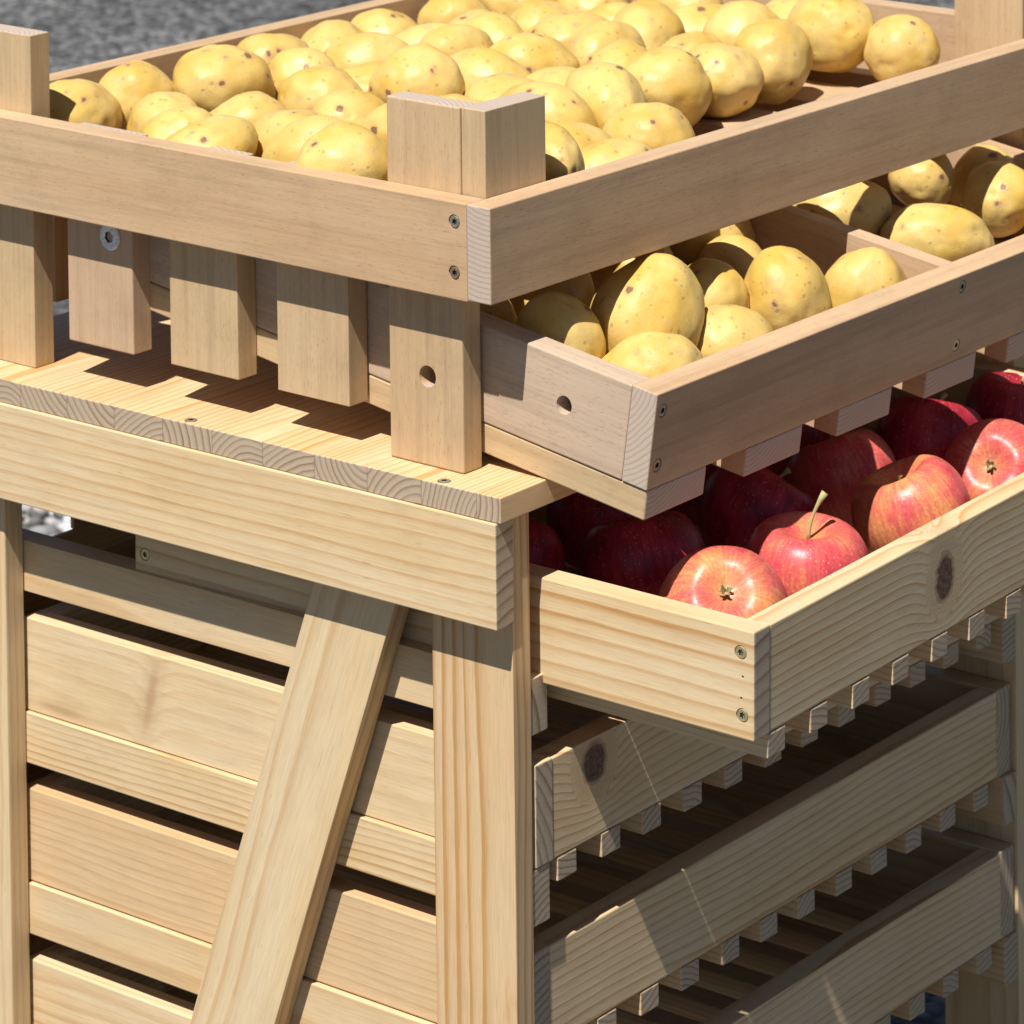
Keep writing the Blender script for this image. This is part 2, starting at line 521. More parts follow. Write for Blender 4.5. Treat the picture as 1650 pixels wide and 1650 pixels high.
# ------------------------------------------------------------------ lower rack (pine)
W = 0.621           # outer width along x
rack = thing('storage_rack', 'pine storage rack with laminated top, slanted side brace and drawers sliding on rails', 'rack')
ZT = 0.684          # top of the laminated board
for x0 in (0.0, 0.603):
    for y0 in (0.0, 0.450):
        first = x0 == 0.0 and y0 == 0.0
        board('leg', rack, (x0, y0, 0.0), (x0 + 0.018, y0 + 0.065, 0.6675), 'z', PINE,
              ring=(-0.024 if first else 0.02, -0.034 if first else -0.09), tone=(0.62 if first else 0.1), spacing=(0.0062 if first else 0.005), contrast=(1.7 if first else 0.7), seed=(5.3 if first else None))
for s in (0, 1):
    x0 = -0.018 if s == 0 else 0.6212
    board('apron', rack, (x0, -0.002, 0.601), (x0 + 0.0178, 0.517, 0.6675), 'y', PINE, ring=(-0.035, -0.110), tone=-0.2, spacing=0.0078, contrast=0.62, seed=11.3)
tp_holes = [sink((-0.0095, 0.2617, ZT), (0, 0, 1)), sink((-0.0100, 0.045, ZT), (0, 0, 1)), sink((-0.0095, 0.47, ZT), (0, 0, 1))]
top = board('table_top', rack, (-0.0162, -0.0045, 0.6677), (W + 0.0790, 0.520, ZT), 'x', LAMIN, tone=0.04, spacing=0.0038, contrast=1.10, holes=tp_holes, seed=3.0)
for h in tp_holes:
    fasten(top, Vector(h[0]) + Vector((0, 0, 0.0003)), (0, 0, 1), SCREW['dark_zinc'])
LEVEL = [0.5235, 0.4020, 0.2805, 0.1590, 0.0375]
for i, z0 in enumerate(LEVEL):
    for s in (0, 1):
        x0 = 0.0182 if s == 0 else 0.5850
        board('rail', rack, (x0, 0.0005, z0), (x0 + 0.0178, 0.514, z0 + 0.036), 'y', PINE, ring=((-0.02, -0.07) if i % 2 else (0.10, -0.04)), tone=(-0.05 if i % 2 else 0.28), spacing=(0.0045 if i % 2 else 0.012), contrast=(0.85 if i % 2 else 0.45))
# slanted brace in the plane of the legs, from under the apron down to the rear leg
ang = math.atan2(0.070, 0.193)
bc = Vector((0.009, 0.164 - 0.0345 + 0.363 * (0.592 - 0.345), 0.345))
for s in (0, 1):
    cx_ = 0.009 if s == 0 else 0.612
    b = board('brace', rack, (cx_ - 0.0088, bc.y - 0.0325, 0.345 - 0.337), (cx_ + 0.0088, bc.y + 0.0325, 0.345 + 0.337), 'z', PINE,
              ring=(-0.022, -0.036), tone=-0.1, spacing=0.0088, contrast=0.85, rot=Matrix.Rotation(ang, 3, 'X'), seed=21.0)
board('back_panel', rack, (0.001, 0.5155, 0.05), (W - 0.001, 0.5195, 0.5235), 'x', PINE, tone=0.9)
board('back_board', rack, (0.1330, 0.5155, 0.5240), (0.3500, 0.5195, 0.6672), 'z', PINE, tone=0.9)

# ------------------------------------------------------------------ drawers
def drawer(name, label, loc, rot, length, width, height, knots_front=None, n_slats=12, first=0.017, pitch=0.0488, screws=False, seeds=(1, 2), side_ring=(0.05, 0.02), side_tone=0.0, side_con=0.75, side_sp=0.0066, side_mat=None, group='pine drawers in the storage rack'):
    d = thing(name, label, 'drawer', loc, rot, group)
    T = 0.018
    hs = []
    if screws:
        hs = [((0, 0.0098, 0.0532), (-1, 0, 0), 0.0044, 0.0018), ((0, 0.0085, 0.0148), (-1, 0, 0), 0.0044, 0.0018),
              ((0, 0.0082, 0.0385), (-1, 0, 0), 0.0009, 0.004), ((0, 0.0092, 0.0252), (-1, 0, 0), 0.0009, 0.004),
              ((0, length - 0.0092, 0.0125), (-1, 0, 0), 0.0044, 0.0018)]
    side = board('side_board', d, (0, 0, 0), (T, length, height), 'y', side_mat or PINE, ring=side_ring, tone=side_tone, spacing=side_sp, contrast=side_con, holes=hs, seed=seeds[0])
    if screws:
        fasten(side, (0.0003, 0.0098, 0.0532), (-1, 0, 0), SCREW['yellow_zinc'])
        fasten(side, (0.0003, 0.0085, 0.0148), (-1, 0, 0), SCREW['yellow_zinc'])
        fasten(side, (0.0003, length - 0.0092, 0.0125), (-1, 0, 0), SCREW['yellow_zinc'])
    board('side_board', d, (width - T, 0, 0), (width, length, height), 'y', PINE, ring=(0.05, 0.02), seed=seeds[0] + 4)
    board('front_board', d, (T + 0.0002, 0.0004, 0.0005), (width - T - 0.0002, T, height - 0.0006), 'x', knots_front or PINE, ring=(-0.030, -0.055), tone=-0.1, spacing=0.0060, contrast=0.95, seed=seeds[1])
    board('back_board', d, (T + 0.0002, length - T, 0.0005), (width - T - 0.0002, length, height - 0.0006), 'x', PINE)
    for k in range(n_slats):
        x0 = first + pitch * k
        if x0 + 0.020 > width: break
        board('bottom_slat', d, (x0, 0.0002, -0.0155), (x0 + 0.0200, length - 0.002, -0.0003), 'y', PINE, tone=random.choice((0.0, 0.3, 0.8)), spacing=0.0042)
    return d

H1, W1 = 0.0675, 0.575
KN1 = pine('pine_oval_knot', knots=[('y', 0.2265 - W1 / 2, 0.0375 - H1 / 2, 0.0130, 0.0175, 1.0, 0.0)])
apple_drawer = drawer('fruit_drawer', 'pulled-out pine drawer full of red apples, its front with an oval knot', (0.0357, -0.1567, 0.5505), frame(1.684, 0.981, -0.129),
                      0.502, W1, H1, KN1, 12, 0.0165, 0.0488, True, (31.0, 14.0), side_ring=(-0.020, -0.105), side_tone=0.05, side_con=1.15, side_sp=0.0105)
W2, H2 = 0.579, 0.0655
KN2 = pine('pine_round_knot', knots=[('y', 0.0825 - 0.021 - W2 / 2, 0.487 - 0.4385 - H2 / 2, 0.0140, 0.0150, 1.0, 0.0)])
STK = pine('pine_resin_streak', knots=[('y', 0.105, 0.002, 0.0065, 0.030, 0.62, 1.1), ('y', 0.190, -0.026, 0.030, 0.0035, 0.55, 0.0)])
drawer('fruit_drawer', 'closed pine drawer with a round dark knot, just below the apple drawer', (0.0212, 0.0, 0.4385), frame(0), 0.455, W2, H2, KN2, 12, 0.0215, 0.0460, False, (7.0, 19.0), side_ring=(0.10, -0.05), side_tone=-0.15, side_con=0.35, side_mat=STK)
drawer('fruit_drawer', 'closed pine drawer with wavy striped front, right below the knotted drawer', (0.0212, 0.004, 0.3173), frame(0), 0.455, W2, H2, None, 12, 0.0215, 0.0460, False, (40.0, 25.0), side_ring=(-0.03, -0.08), side_tone=0.75, side_con=0.6, side_sp=0.006)
drawer('fruit_drawer', 'lowest closed pine drawer in the shade at the bottom right of the rack', (0.0212, 0.002, 0.1958), frame(0), 0.455, W2, H2, None, 12, 0.0215, 0.0460, False, (43.0, 29.0), side_ring=(0.06, 0.05), side_tone=0.1)

# ------------------------------------------------------------------ upper stand (beech)
stand = thing('display_stand', 'beech display stand with a top tray and upright slats, standing on the laminated top', 'display stand', (0.0069, 0.0429, 0.6843), frame(-1.23))
SW = 0.714
TB, TT = 0.1165, 0.1774        # bottom and top of the top tray's rim
ph = [((0, 0.0292, 0.0571), (-1, 0, 0), 0.0070, 0.022)]
for x0 in (0.0, SW - 0.036 - 0.018):
    for y0 in (0.0, 0.3895):
        hs = ph if (x0 == 0 and y0 == 0) else ()
        board('post', stand, (x0, y0, 0.0), (x0 + 0.0182, y0 + 0.0613, 0.232), 'z', BEECH, tone=(0.75 if y0 else 0.45), holes=hs, ring=(0.02, 0.05))
# the second half of the front corner post, standing inside the tray
board('post', stand, (0.0012, -0.0197, TB + 0.001), (0.0610, -0.0003, 0.232), 'z', BEECH, tone=0.7)
for k, y0 in enumerate((0.0963, 0.1949, 0.2929)):
    z0 = 0.0255
    s = board('slat', stand, (0.0, y0, z0), (0.0182, y0 + 0.0627, TT - 0.004), 'z', BEECH, tone=(0.55, 0.7, -0.35)[k], ring=(0.02, 0.05))
    if k == 2:
        fasten(s, (-0.0001, 0.3128, 0.1036), (-1, 0, 0), BOLT, 'bolt', 0.3)
for k in range(5):
    x0 = 0.0620 + 0.0976 * k
    board('slat', stand, (x0, 0.4330, 0.0255), (x0 + 0.0627, 0.4508, TB - 0.001), 'z', BEECH, tone=0.6, ring=(0.02, 0.05))
# tray rim: side boards butt against the front board, whose end grain shows at the corner
Y0, Y1 = -0.0390, 0.4800
th = [((-0.018, -0.0100, 0.1651), (-1, 0, 0), 0.0046, 0.0020), ((-0.018, -0.0096, 0.1330), (-1, 0, 0), 0.0046, 0.0020)]
side = board('tray_side', stand, (-0.0180, -0.0199, TB - 0.0005), (-0.0003, Y1 - 0.0185, TT), 'y', BEECH, tone=0.12, holes=th, ring=(0.02, 0.06), seed=8.0)
fasten(side, (-0.0176, -0.0100, 0.1651), (-1, 0, 0), SCREW['dark_zinc'])
fasten(side, (-0.0176, -0.0096, 0.1330), (-1, 0, 0), SCREW['bronze_zinc'])
board('tray_side', stand, (SW - 0.0360, -0.0199, TB), (SW - 0.0180, Y1 - 0.0185, TT), 'y', BEECH)
front = board('tray_front', stand, (-0.0181, Y0, TB + 0.0005), (SW - 0.0180, -0.0201, TT), 'x', BEECH, tone=0.0, ring=(-0.012, 0.09), seed=2.2)
board('tray_back', stand, (-0.0181, Y1 - 0.0183, TB), (SW - 0.0180, Y1, TT), 'x', BEECH, tone=0.2)
for k in range(7):
    x0 = 0.0010 + 0.1062 * k
    lo_x = max(x0, 0.0190 if k == 0 else x0)
    board('tray_floor_slat', stand, (lo_x, 0.0630 if k == 0 else -0.0196, TB + 0.0015), (min(x0 + 0.0630, SW - 0.0570), Y1 - 0.0187, TB + 0.0135), 'y', BEECH, tone=0.2)

# ------------------------------------------------------------------ tilted potato tray (beech)
tray = thing('potato_tray', 'tilted beech tray with a divider, holding yellow potatoes below the top tray', 'tray', (0.0275, -0.0842, 0.6920), frame(-0.374, 8.712))
PW, PL, PH, PS = 0.548, 0.434, 0.0618, 0.0193
T = 0.0193
sh = [((0, 0.0688, 0.0323), (-1, 0, 0), 0.0060, 0.014)]
side = board('side_board', tray, (0.0, T + 0.0002, 0.0002), (T, PL, PH), 'y', BEECH, tone=-0.75, holes=sh, ring=(0.03, 0.055), seed=17.0)
fasten(side, (0.0105, 0.0688, 0.0323), (-1, 0, 0), SCREW['dark_zinc'], 'screw')
PW = 0.628
board('side_board', tray, (PW - T, T + 0.0002, 0.0002), (PW, PL, PH), 'y', BEECH)
fs = [((0.0075, 0, 0.0501), (0, -1, 0), 0.0045, 0.0018), ((0.0084, 0, 0.0147), (0, -1, 0), 0.0045, 0.0018),
      ((0.3506, 0, 0.0535), (0, -1, 0), 0.0045, 0.0018), ((0.3524, 0, 0.0112), (0, -1, 0), 0.0045, 0.0018)]
front = board('front_board', tray, (-0.0002, 0.0, 0.0002), (PW, T, PH + 0.0004), 'x', BEECH, tone=0.0, holes=fs, ring=(0.05, 0.045), seed=29.0)
for q, mt in zip(fs, ('dark_zinc', 'bronze_zinc', 'dark_zinc', 'yellow_zinc')):
    fasten(front, Vector(q[0]) + Vector((0, 0.0004, 0)), (0, -1, 0), SCREW[mt])
board('divider', tray, (0.3525, T + 0.0003, 0.0), (0.3670, PL - T, PH - 0.0003), 'y', BEECH, tone=-0.2)
board('back_board', tray, (T + 0.0003, PL - T, 0.0002), (PW - T - 0.0003, PL, PH), 'x', BEECH)
for k in range(7):
    x0 = 0.0004 + 0.1062 * k
    board('bottom_slat', tray, (x0, 0.0004, -PS), (x0 + 0.0630, PL - 0.001, -0.0002), 'y', BEECH, tone=(0.75 if k == 0 else random.uniform(-0.2, 0.4)), ring=(0.03, 0.045))

# ------------------------------------------------------------------ potatoes
def potato_mat():
    g = NT('potato_skin')
    P = g.n('ShaderNodeTexCoord').outputs['Object']
    seed = g.attr('skin_seed')
    so3 = g.xyz(seed, g.math('MULTIPLY', seed, 1.7), g.math('MULTIPLY', seed, 0.6))
    Q = g.vmath('ADD', P, so3)
    b = g.noise(Q, 24.0, 3.0, 0.55)
    c = g.mix(g.smooth(b, 0.36, 0.68), (0.675, 0.490, 0.165), (0.595, 0.380, 0.070))
    wt = g.n('ShaderNodeTexWhiteNoise', noise_dimensions='1D')
    g.put(wt.inputs['W'], seed)
    c = g.mix(g.math('MULTIPLY', wt.outputs['Value'], 0.28), c, (0.52, 0.335, 0.105))
    soil = g.noise(Q, 38.0, 6.0, 0.72)
    c = g.mix(g.smooth(soil, 0.60, 0.76, 0.0, 0.50), c, (0.36, 0.225, 0.105))
    # thin tan patches where the skin has scuffed
    pk = g.noise(Q, 75.0, 5.0, 0.65)
    c = g.mix(g.smooth(pk, 0.55, 0.70, 0.0, 0.45), c, (0.56, 0.35, 0.17))
    sp = g.noise(Q, 900.0, 2.0, 0.5)
    c = g.mix(g.smooth(sp, 0.58, 0.72, 0.0, 0.40), c, (0.40, 0.22, 0.07))
    warp = g.vmath('ADD', Q, g.vmath('MULTIPLY', g.noise(Q, 170.0, 2.0, 0.5, 1), (0.004, 0.004, 0.004)))
    # lenticels
    v = g.n('ShaderNodeTexVoronoi')
    g.put(v.inputs['Vector'], warp)
    v.inputs['Scale'].default_value = 150.0
    pick = g.math('GREATER_THAN', g.sep(v.outputs['Color'])[0], 0.62)
    dot = g.math('MULTIPLY', g.smooth(v.outputs['Distance'], 0.14, 0.27, 1.0, 0.0), pick)
    c = g.mix(g.math('MULTIPLY', dot, 0.42), c, (0.27, 0.13, 0.05))
    # eyes: a small dark scar with a pinkish-tan rim
    v2 = g.n('ShaderNodeTexVoronoi')
    g.put(v2.inputs['Vector'], warp)
    v2.inputs['Scale'].default_value = 58.0
    pk2 = g.math('GREATER_THAN', g.sep(v2.outputs['Color'])[1], 0.55)
    dd = g.math('ADD', v2.outputs['Distance'], g.math('MULTIPLY', g.math('SUBTRACT', pk, 0.5), 0.35))
    eye = g.math('MULTIPLY', g.smooth(dd, 0.10, 0.17, 1.0, 0.0), pk2)
    halo = g.math('MULTIPLY', g.smooth(dd, 0.16, 0.30, 0.65, 0.0), pk2)
    c = g.mix(halo, c, (0.50, 0.29, 0.14))
    c = g.mix(g.math('MULTIPLY', eye, 0.80), c, (0.13, 0.065, 0.03))
    g.col(c)
    g.put(g.bsdf.inputs['Roughness'], g.math('MULTIPLY_ADD', b, 0.30, 0.30))
    g.bsdf.inputs['Specular IOR Level'].default_value = 0.40
    g.bsdf.inputs['Subsurface Weight'].default_value = 0.12
    g.bsdf.inputs['Subsurface Radius'].default_value = (0.006, 0.003, 0.001)
    g.bsdf.inputs['Subsurface Scale'].default_value = 0.6
    h = g.math('ADD', g.math('MULTIPLY', sp, 0.22), g.math('MULTIPLY', g.noise(Q, 120.0, 3.0, 0.6), 0.9))
    h = g.math('SUBTRACT', h, g.math('MULTIPLY', eye, 1.4))
    h = g.math('SUBTRACT', h, g.math('MULTIPLY', dot, 0.4))
    g.bump(h, 0.30, 0.0014)
    return g.m
POT = potato_mat()

def potato_mesh(a, b, c, seed):
    """long half a, other halves b and c; lumpy, one end blunter, a few shallow eyes pressed in"""
    rs = random.Random(seed)
    bm = bmesh.new()
    bmesh.ops.create_icosphere(bm, subdivisions=5, radius=1.0)
    off = Vector((rs.uniform(0, 50), rs.uniform(0, 50), rs.uniform(0, 50)))
    eyes = [Vector((rs.gauss(0, 1), rs.gauss(0, 1), rs.gauss(0, 1))).normalized() for _ in range(7)]
    tp = rs.uniform(-0.14, 0.14)
    bend = rs.uniform(-0.08, 0.08)
    for v in bm.verts:
        n = v.co.normalized()
        k = 1 + 0.085 * noise.noise(n * 1.2 + off) + 0.040 * noise.noise(n * 2.6 + off) + 0.010 * noise.noise(n * 6.0 + off)
        for e in eyes:
            d = (n - e).length
            k -= 0.034 * math.exp(-(d / 0.11) ** 2)
        x, y, z = n * k
        # a little squarer than an ellipsoid
        q = 1 + 0.05 * (1 - x * x)
        v.co = Vector((x * a, y * b * q * (1 + tp * x), (z * q * (1 + tp * x) + bend * x * x) * c))
    for f in bm.faces: f.smooth = True
    me = bpy.data.meshes.new('potato')
    bm.to_mesh(me)
    bm.free()
    me.materials.append(POT)
    return me

# picture-plane directions used only to describe how each potato lies: across, up, and away
ACROSS, AWAY = Vector((0.62, -0.784, 0.0)), Vector((0.784, 0.62, 0.0))
def potato(par_mat, loc, semis, tilt, seed, label, group, turn=0.0, nod=0.0):
    """semis: half sizes across, up and away (mm); tilt: turn in the across/up plane, degrees"""
    me = potato_mesh(semis[0] / 1000, semis[1] / 1000, semis[2] / 1000, seed)
    o = link(bpy.data.objects.new('potato', me))
    R = Matrix.Identity(3)
    for i in range(3):
        R[i][0], R[i][1], R[i][2] = ACROSS[i], (0, 0, 1)[i], (-AWAY[i])
    R = Matrix.Rotation(math.radians(turn), 3, 'Z') @ R @ Matrix.Rotation(math.radians(tilt), 3, 'Z') @ Matrix.Rotation(math.radians(nod), 3, 'Y')
    o.matrix_world = Matrix.Translation(par_mat @ Vector((loc[0] / 1000, loc[1] / 1000, loc[2] / 1000))) @ R.to_4x4()
    o['label'], o['category'], o['group'] = label, 'potato', group
    o['skin_seed'] = float((seed * 7.31) % 40)
    return o

TM = tray.matrix_world.copy()
GP = 'potatoes in the tilted tray'
PDATA = [
    ((121, 97, 52), (43, 35, 34), 66, 11, 'biggest potato standing upright in the corner compartment of the tilted tray'),
    ((79, 60, 31), (36, 30, 30), -4, 12, 'potato tucked low into the near corner of the tilted tray'),
    ((58, 120, 40), (29, 33, 29), 25, 13, 'half-shaded potato against the left side board, left of the biggest potato'),
    ((66, 196, 30), (29, 27, 28), 0, 14, 'leftmost potato of the tilted tray, just behind the beech corner post'),
    ((143, 196, 30), (33, 29, 30), 20, 15, 'shaded potato with a dark eye, hidden behind and left of the biggest potato'),
    ((163, 58, 32), (30, 32, 29), 40, 16, 'round potato at the front board, right of the biggest potato'),
    ((208, 109, 39), (29, 27, 26), 80, 17, 'small sunlit sliver of potato wedged between two front potatoes'),
    ((232, 190, 31), (28, 29, 27), -40, 18, 'dull shaded potato behind the biggest potato on its right'),
    ((322, 196, 34), (36, 30, 31), 15, 19, 'dark potato under the top tray beside the divider'),
    ((250, 75, 40), (38, 29.5, 30), 102, 20, 'egg-shaped upright potato in the middle of the corner compartment'),
    ((322, 58, 36), (33, 30, 26), 70, 21, 'potato with many brown eyes leaning on the divider'),
    ((292, 148, 29), (27, 25, 25), 30, 22, 'shaded potato filling the gap behind the upright egg-shaped one'),
    ((441, 78, 42), (42, 26, 27), -3, 23, 'long potato lying flat right behind the divider'),
    ((410, 140, 51), (37, 27, 25), 8, 24, 'partly shaded long potato behind the flat-lying one past the divider'),
    ((533, 150, 51), (24, 24, 25), 60, 25, 'blunt potato beyond the divider at the upper edge of the tray'),
    ((556, 97, 45), (27, 28, 26), -50, 26, 'two-toned sunlit potato to the right of the long one'),
    ((597, 132, 38), (29, 27, 27), 15, 28, 'potato half hidden at the far right end of the tilted tray'),
    ((580, 52, 33), (25, 24, 25), 20, 27, 'rightmost potato of the tilted tray touching the front board'),
]
for p, s, t, sd, lb in PDATA:
    potato(TM, p, s, t, sd, lb, GP)
SM = stand.matrix_world.copy()
ORD = ['first', 'second', 'third', 'fourth', 'fifth', 'sixth', 'seventh', 'eighth', 'ninth']
rs = random.Random(5)
for j in range(8):
    for i in range(9):
        x, y = 34 + i * 70 + rs.uniform(-9, 9) + (30 if j % 2 else 0), 14 + j * 58 + rs.uniform(-9, 9)
        if (x < 98 and y < 72) or x > 640 or (x < 54 and y > 360) or y < 12 or y > 432: continue
        if y < 112 and (338 < x < 440 or 470 < x < 600): continue
        a, b, c = rs.uniform(29, 43), rs.uniform(24, 31), rs.uniform(24, 31)
        z = 131 + b * rs.uniform(0.85, 1.05) + max(0.0, rs.gauss(0, 7))
        potato(SM, (x, y, z), (a, b, c), rs.uniform(-22, 22), 40 + j * 10 + i,
               f'top-tray potato, {ORD[i]} from the left in the {ORD[j]} row from the front board', 'potatoes in the top tray', rs.uniform(-80, 80), rs.uniform(-10, 10))

# ------------------------------------------------------------------ apples
def apple_mat():
    g = NT('apple_skin')
    P = g.n('ShaderNodeTexCoord').outputs['Object']
    x, y, z = g.sep(P)
    seed, blush_shade = g.attr('skin_seed'), g.attr('blush_shade')
    ph = g.math('ARCTAN2', y, x)
    so3 = g.xyz(seed, g.math('MULTIPLY', seed, 1.3), 0.0)
    u = g.vmath('NORMALIZE', P)
    ux, uy, uz = g.sep(u)
    # streaks run from stem to calyx
    rad = g.math('SQRT', g.math('ADD', g.math('MULTIPLY', ux, ux), g.math('ADD', g.math('MULTIPLY', uy, uy), 0.0004)))
    sx, sy = g.math('DIVIDE', ux, rad), g.math('DIVIDE', uy, rad)
    sv = g.vmath('ADD', g.xyz(g.math('MULTIPLY', sx, 9.0), g.math('MULTIPLY', sy, 9.0), g.math('MULTIPLY', uz, 1.6)), so3)
    st = g.noise(sv, 1.4, 4.0, 0.65)
    big = g.noise(g.vmath('ADD', u, so3), 1.3, 2.0, 0.5)
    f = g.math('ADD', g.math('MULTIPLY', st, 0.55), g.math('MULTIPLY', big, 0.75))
    f = g.math('ADD', f, g.math('SUBTRACT', blush_shade, 0.66))
    c = g.ramp(f, [(0.02, (0.17, 0.006, 0.018)), (0.16, (0.32, 0.018, 0.035)), (0.34, (0.52, 0.046, 0.070)), (0.52, (0.61, 0.105, 0.090)), (0.68, (0.67, 0.23, 0.095)), (0.90, (0.70, 0.42, 0.14))])  # the darkest reds serve the shade painted into the back apples
    # yellow-green in the two hollows
    hol = g.smooth(rad, 0.40, 0.12)
    hn = g.noise(g.vmath('ADD', P, so3), 160.0, 3.0, 0.6)
    c = g.mix(g.math('MULTIPLY', hol, g.math('MULTIPLY_ADD', hn, 0.7, 0.15), clamp=True), c, (0.40, 0.24, 0.08))
    v = g.n('ShaderNodeTexVoronoi')
    g.put(v.inputs['Vector'], g.vmath('ADD', P, so3))
    v.inputs['Scale'].default_value = 420.0
    pick = g.math('GREATER_THAN', g.sep(v.outputs['Color'])[0], 0.55)
    dot = g.math('MULTIPLY', g.smooth(v.outputs['Distance'], 0.12, 0.28, 1.0, 0.0), pick)
    c = g.mix(g.math('MULTIPLY', dot, 0.55), c, (0.72, 0.45, 0.25))
    mott = g.noise(g.vmath('ADD', P, so3), 420.0, 3.0, 0.6)
    c = g.mix(1.0, c, g.ramp(mott, [(0.3, 0.80), (0.7, 1.18)]), 'MULTIPLY')
    g.col(c)
    g.put(g.bsdf.inputs['Roughness'], g.math('MULTIPLY_ADD', mott, 0.20, 0.27))
    g.bsdf.inputs['Specular IOR Level'].default_value = 0.38
    g.bsdf.inputs['Subsurface Weight'].default_value = 0.08
    g.bsdf.inputs['Subsurface Radius'].default_value = (0.006, 0.002, 0.001)
    g.bsdf.inputs['Subsurface Scale'].default_value = 0.6
    g.bump(g.math('ADD', mott, g.math('MULTIPLY', g.noise(P, 70.0, 2.0, 0.5), 1.2)), 0.12, 0.0012)
    return g.m
APPLE = apple_mat()
def plain(name, c1, c2, scale, rough=0.7):
    g = NT(name)
    P = g.n('ShaderNodeTexCoord').outputs['Object']
    g.col(g.mix(g.noise(P, scale, 3.0, 0.6), c1, c2))
    g.bsdf.inputs['Roughness'].default_value = rough
    return g.m
STEM = plain('apple_stem', (0.46, 0.47, 0.20), (0.34, 0.26, 0.11), 300.0)
SEPAL = plain('apple_calyx', (0.50, 0.44, 0.16), (0.16, 0.11, 0.05), 380.0)

def apple_mesh(R, seed):
    rs = random.Random(seed)
    bm = bmesh.new()
    NU, NV = 72, 56
    off = Vector((rs.uniform(0, 40), rs.uniform(0, 40), rs.uniform(0, 40)))
    p5 = rs.uniform(0, 6.28)
    rows = []
    for j in range(1, NV):
        th = math.pi * j / NV
        row = []
        for i in range(NU):
            ph = 2 * math.pi * i / NU
            n = Vector((math.sin(th) * math.cos(ph), math.sin(th) * math.sin(ph), math.cos(th)))
            k = 1 + 0.035 * noise.noise(n * 0.9 + off)
            low = max(0.0, -math.cos(th))
            k += 0.035 * math.cos(5 * (ph + p5)) * low ** 2 * math.sin(th)
            rho = R * k * math.sin(th) ** 0.86 * (1.0 + 0.055 * math.cos(th))
            z = R * k * 0.97 * math.cos(th)
            z -= R * 0.40 * math.exp(-(math.sin(th) / 0.40) ** 2) * (1 if th < math.pi / 2 else 0) * (1.0)
            z += R * 0.26 * math.exp(-(math.sin(th) / 0.34) ** 2) * (1 if th > math.pi / 2 else 0)
            row.append(bm.verts.new((rho * math.cos(ph), rho * math.sin(ph), z)))
        rows.append(row)
    for a, b in zip(rows[:-1], rows[1:]):
        for i in range(NU):
            j = (i + 1) % NU
            bm.faces.new((a[i], b[i], b[j], a[j]))
    tpv = bm.verts.new((0, 0, sum(v.co.z for v in rows[0]) / NU - 0.0003))
    btv = bm.verts.new((0, 0, sum(v.co.z for v in rows[-1]) / NU + 0.0003))
    for i in range(NU):
        j = (i + 1) % NU
        bm.faces.new((tpv, rows[0][i], rows[0][j]))
        bm.faces.new((btv, rows[-1][j], rows[-1][i]))
    zt, zb = tpv.co.z, btv.co.z
    for f in bm.faces: f.smooth = True
    bmesh.ops.recalc_face_normals(bm, faces=bm.faces[:])
    me = bpy.data.meshes.new('apple')
    bm.to_mesh(me)
    bm.free()
    me.materials.append(APPLE)
    return me, zt, zb

def tube(name, pts, rad, mat, seg=10):
    bm = bmesh.new()
    rings = []
    for k, p in enumerate(pts):
        p = Vector(p)
        d = (Vector(pts[min(k + 1, len(pts) - 1)]) - Vector(pts[max(k - 1, 0)])).normalized()
        a = d.orthogonal().normalized()
        b = d.cross(a)
        rings.append([bm.verts.new(p + (a * math.cos(2 * math.pi * i / seg) + b * math.sin(2 * math.pi * i / seg)) * rad[k]) for i in range(seg)])
    for a, b in zip(rings[:-1], rings[1:]):
        for i in range(seg):
            bm.faces.new((a[i], a[(i + 1) % seg], b[(i + 1) % seg], b[i]))
    bm.faces.new(rings[0][::-1])
    bm.faces.new(rings[-1])
    for f in bm.faces: f.smooth = True
    me = bpy.data.meshes.new(name)
    bm.to_mesh(me)
    bm.free()
    me.materials.append(mat)
    return link(bpy.data.objects.new(name, me))

def calyx(zb, seed, s=1.0):
    rs = random.Random(seed)
    bm = bmesh.new()
    for q in range(6):
        a = 2 * math.pi * q / 6 + rs.uniform(-0.25, 0.25)
        d = Vector((math.cos(a), math.sin(a), 0))
        w_ = Vector((-math.sin(a), math.cos(a), 0))
        L, curl = rs.uniform(0.0030, 0.0062), rs.uniform(0.003, 0.0065)
        prof = []
        for k in range(6):
            t = k / 5
            wd = 0.0016 * (1 - t) ** 0.7 * s
            c = d * (0.0010 + L * t * (1.2 - 0.5 * t)) + w_ * (rs.uniform(-0.0006, 0.0006)) + Vector((0, 0, zb - 0.0006 - curl * math.sin(t * 2.4)))
            prof.append([c - w_ * wd, c + w_ * wd, c + Vector((0, 0, 0.0008)) + w_ * wd, c + Vector((0, 0, 0.0008)) - w_ * wd])
        vv = [[bm.verts.new(p) for p in r] for r in prof]
        for a_, b_ in zip(vv[:-1], vv[1:]):
            for i in range(4):
                bm.faces.new((a_[i], a_[(i + 1) % 4], b_[(i + 1) % 4], b_[i]))
        bm.faces.new(vv[0][::-1])
        bm.faces.new(vv[-1])
    bmesh.ops.recalc_face_normals(bm, faces=bm.faces[:])
    me = bpy.data.meshes.new('calyx')
    bm.to_mesh(me)
    bm.free()
    me.materials.append(SEPAL)
    return link(bpy.data.objects.new('calyx', me))

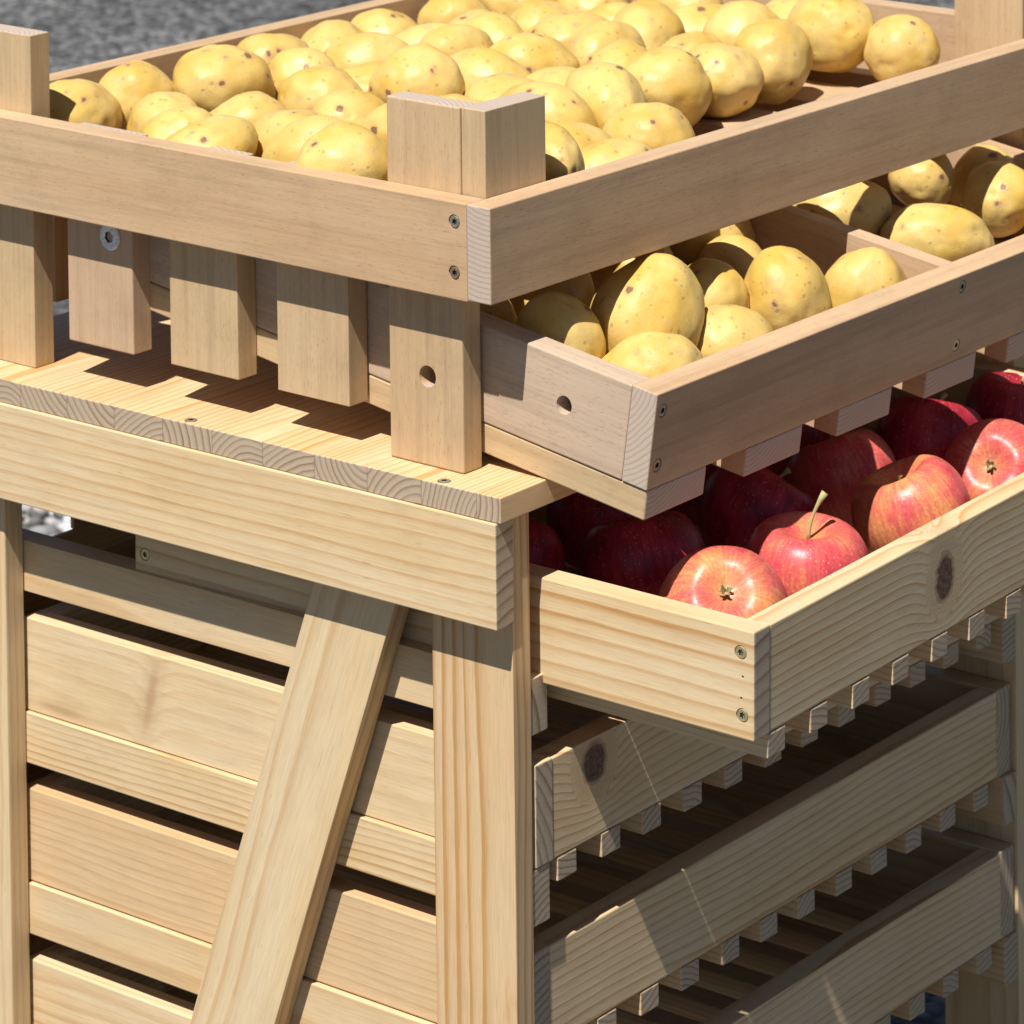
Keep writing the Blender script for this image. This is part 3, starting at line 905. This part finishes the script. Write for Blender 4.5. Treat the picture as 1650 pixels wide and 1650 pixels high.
AM = apple_drawer.matrix_world.copy()
GA = 'apples in the pulled-out drawer'
def apple(loc, R, axis, seed, blush_shade, label, stem=None):
    """axis: direction of the stem end in (across, up, away)"""
    me, zt, zb = apple_mesh(R / 1000, seed)
    o = link(bpy.data.objects.new('apple', me))
    ax = (ACROSS * axis[0] + Vector((0, 0, 1)) * axis[1] + AWAY * axis[2]).normalized()
    q = ax.to_track_quat('Z', 'Y').to_matrix().to_4x4()
    o.matrix_world = Matrix.Translation(AM @ Vector((loc[0] / 1000, loc[1] / 1000, loc[2] / 1000))) @ q
    o['label'], o['category'], o['group'] = label, 'apple', GA
    o['skin_seed'], o['blush_shade'] = float(seed * 3.17 % 30), float(blush_shade)
    c = calyx(zb, seed)
    c.parent = o
    L = stem or 0.016
    inv = q.to_3x3().inverted()
    lean = inv @ (ACROSS * 0.30 + AWAY * 0.05)
    pts, rad = [], []
    for k in range(8):
        t = k / 7
        pts.append((lean.x * L * t * t * 1.1, lean.y * L * t * t * 1.1, zt - 0.001 + L * t))
        rad.append(0.0011 + 0.0003 * abs(1 - 2 * t) + 0.0011 * max(0, t - 0.72) / 0.28)
    s = tube('stem', pts, rad, STEM)
    s.parent = o
    return o

apple((60, 62, 47), 42.5, (-0.03, -0.98, 1.0), 1, 0.60, 'red apple with its calyx facing out, nearest the drawer corner')
apple((155, 60, 47), 41, (0.03, 1.0, -0.05), 2, 0.50, 'deep red apple with a green upright stem at the drawer front', 0.031)
apple((290, 61, 49), 40.5, (-0.42, 1.0, 0.05), 3, 0.62, 'orange-red streaked apple on its side with a stem hollow at upper left', 0.006)
apple((403, 59, 45), 40, (0.36, -0.66, 1.0), 4, 0.53, 'bright red apple with a spiky yellowish calyx near the right edge')
apple((117, 161, 40), 42, (-0.2, 1.0, 0.3), 5, 0.20, 'large dark apple in shade behind the calyx-facing apple')  # most back apples get a darker skin colour, painting in the drawer's shade
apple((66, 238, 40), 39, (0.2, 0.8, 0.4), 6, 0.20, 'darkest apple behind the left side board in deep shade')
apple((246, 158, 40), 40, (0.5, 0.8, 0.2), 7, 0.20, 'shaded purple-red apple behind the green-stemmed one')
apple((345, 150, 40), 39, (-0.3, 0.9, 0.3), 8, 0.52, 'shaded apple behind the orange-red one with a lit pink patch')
apple((449, 140, 40), 40, (0.2, 1.0, 0.4), 9, 0.20, 'shade-darkened apple in the second row, left of the far right apple')
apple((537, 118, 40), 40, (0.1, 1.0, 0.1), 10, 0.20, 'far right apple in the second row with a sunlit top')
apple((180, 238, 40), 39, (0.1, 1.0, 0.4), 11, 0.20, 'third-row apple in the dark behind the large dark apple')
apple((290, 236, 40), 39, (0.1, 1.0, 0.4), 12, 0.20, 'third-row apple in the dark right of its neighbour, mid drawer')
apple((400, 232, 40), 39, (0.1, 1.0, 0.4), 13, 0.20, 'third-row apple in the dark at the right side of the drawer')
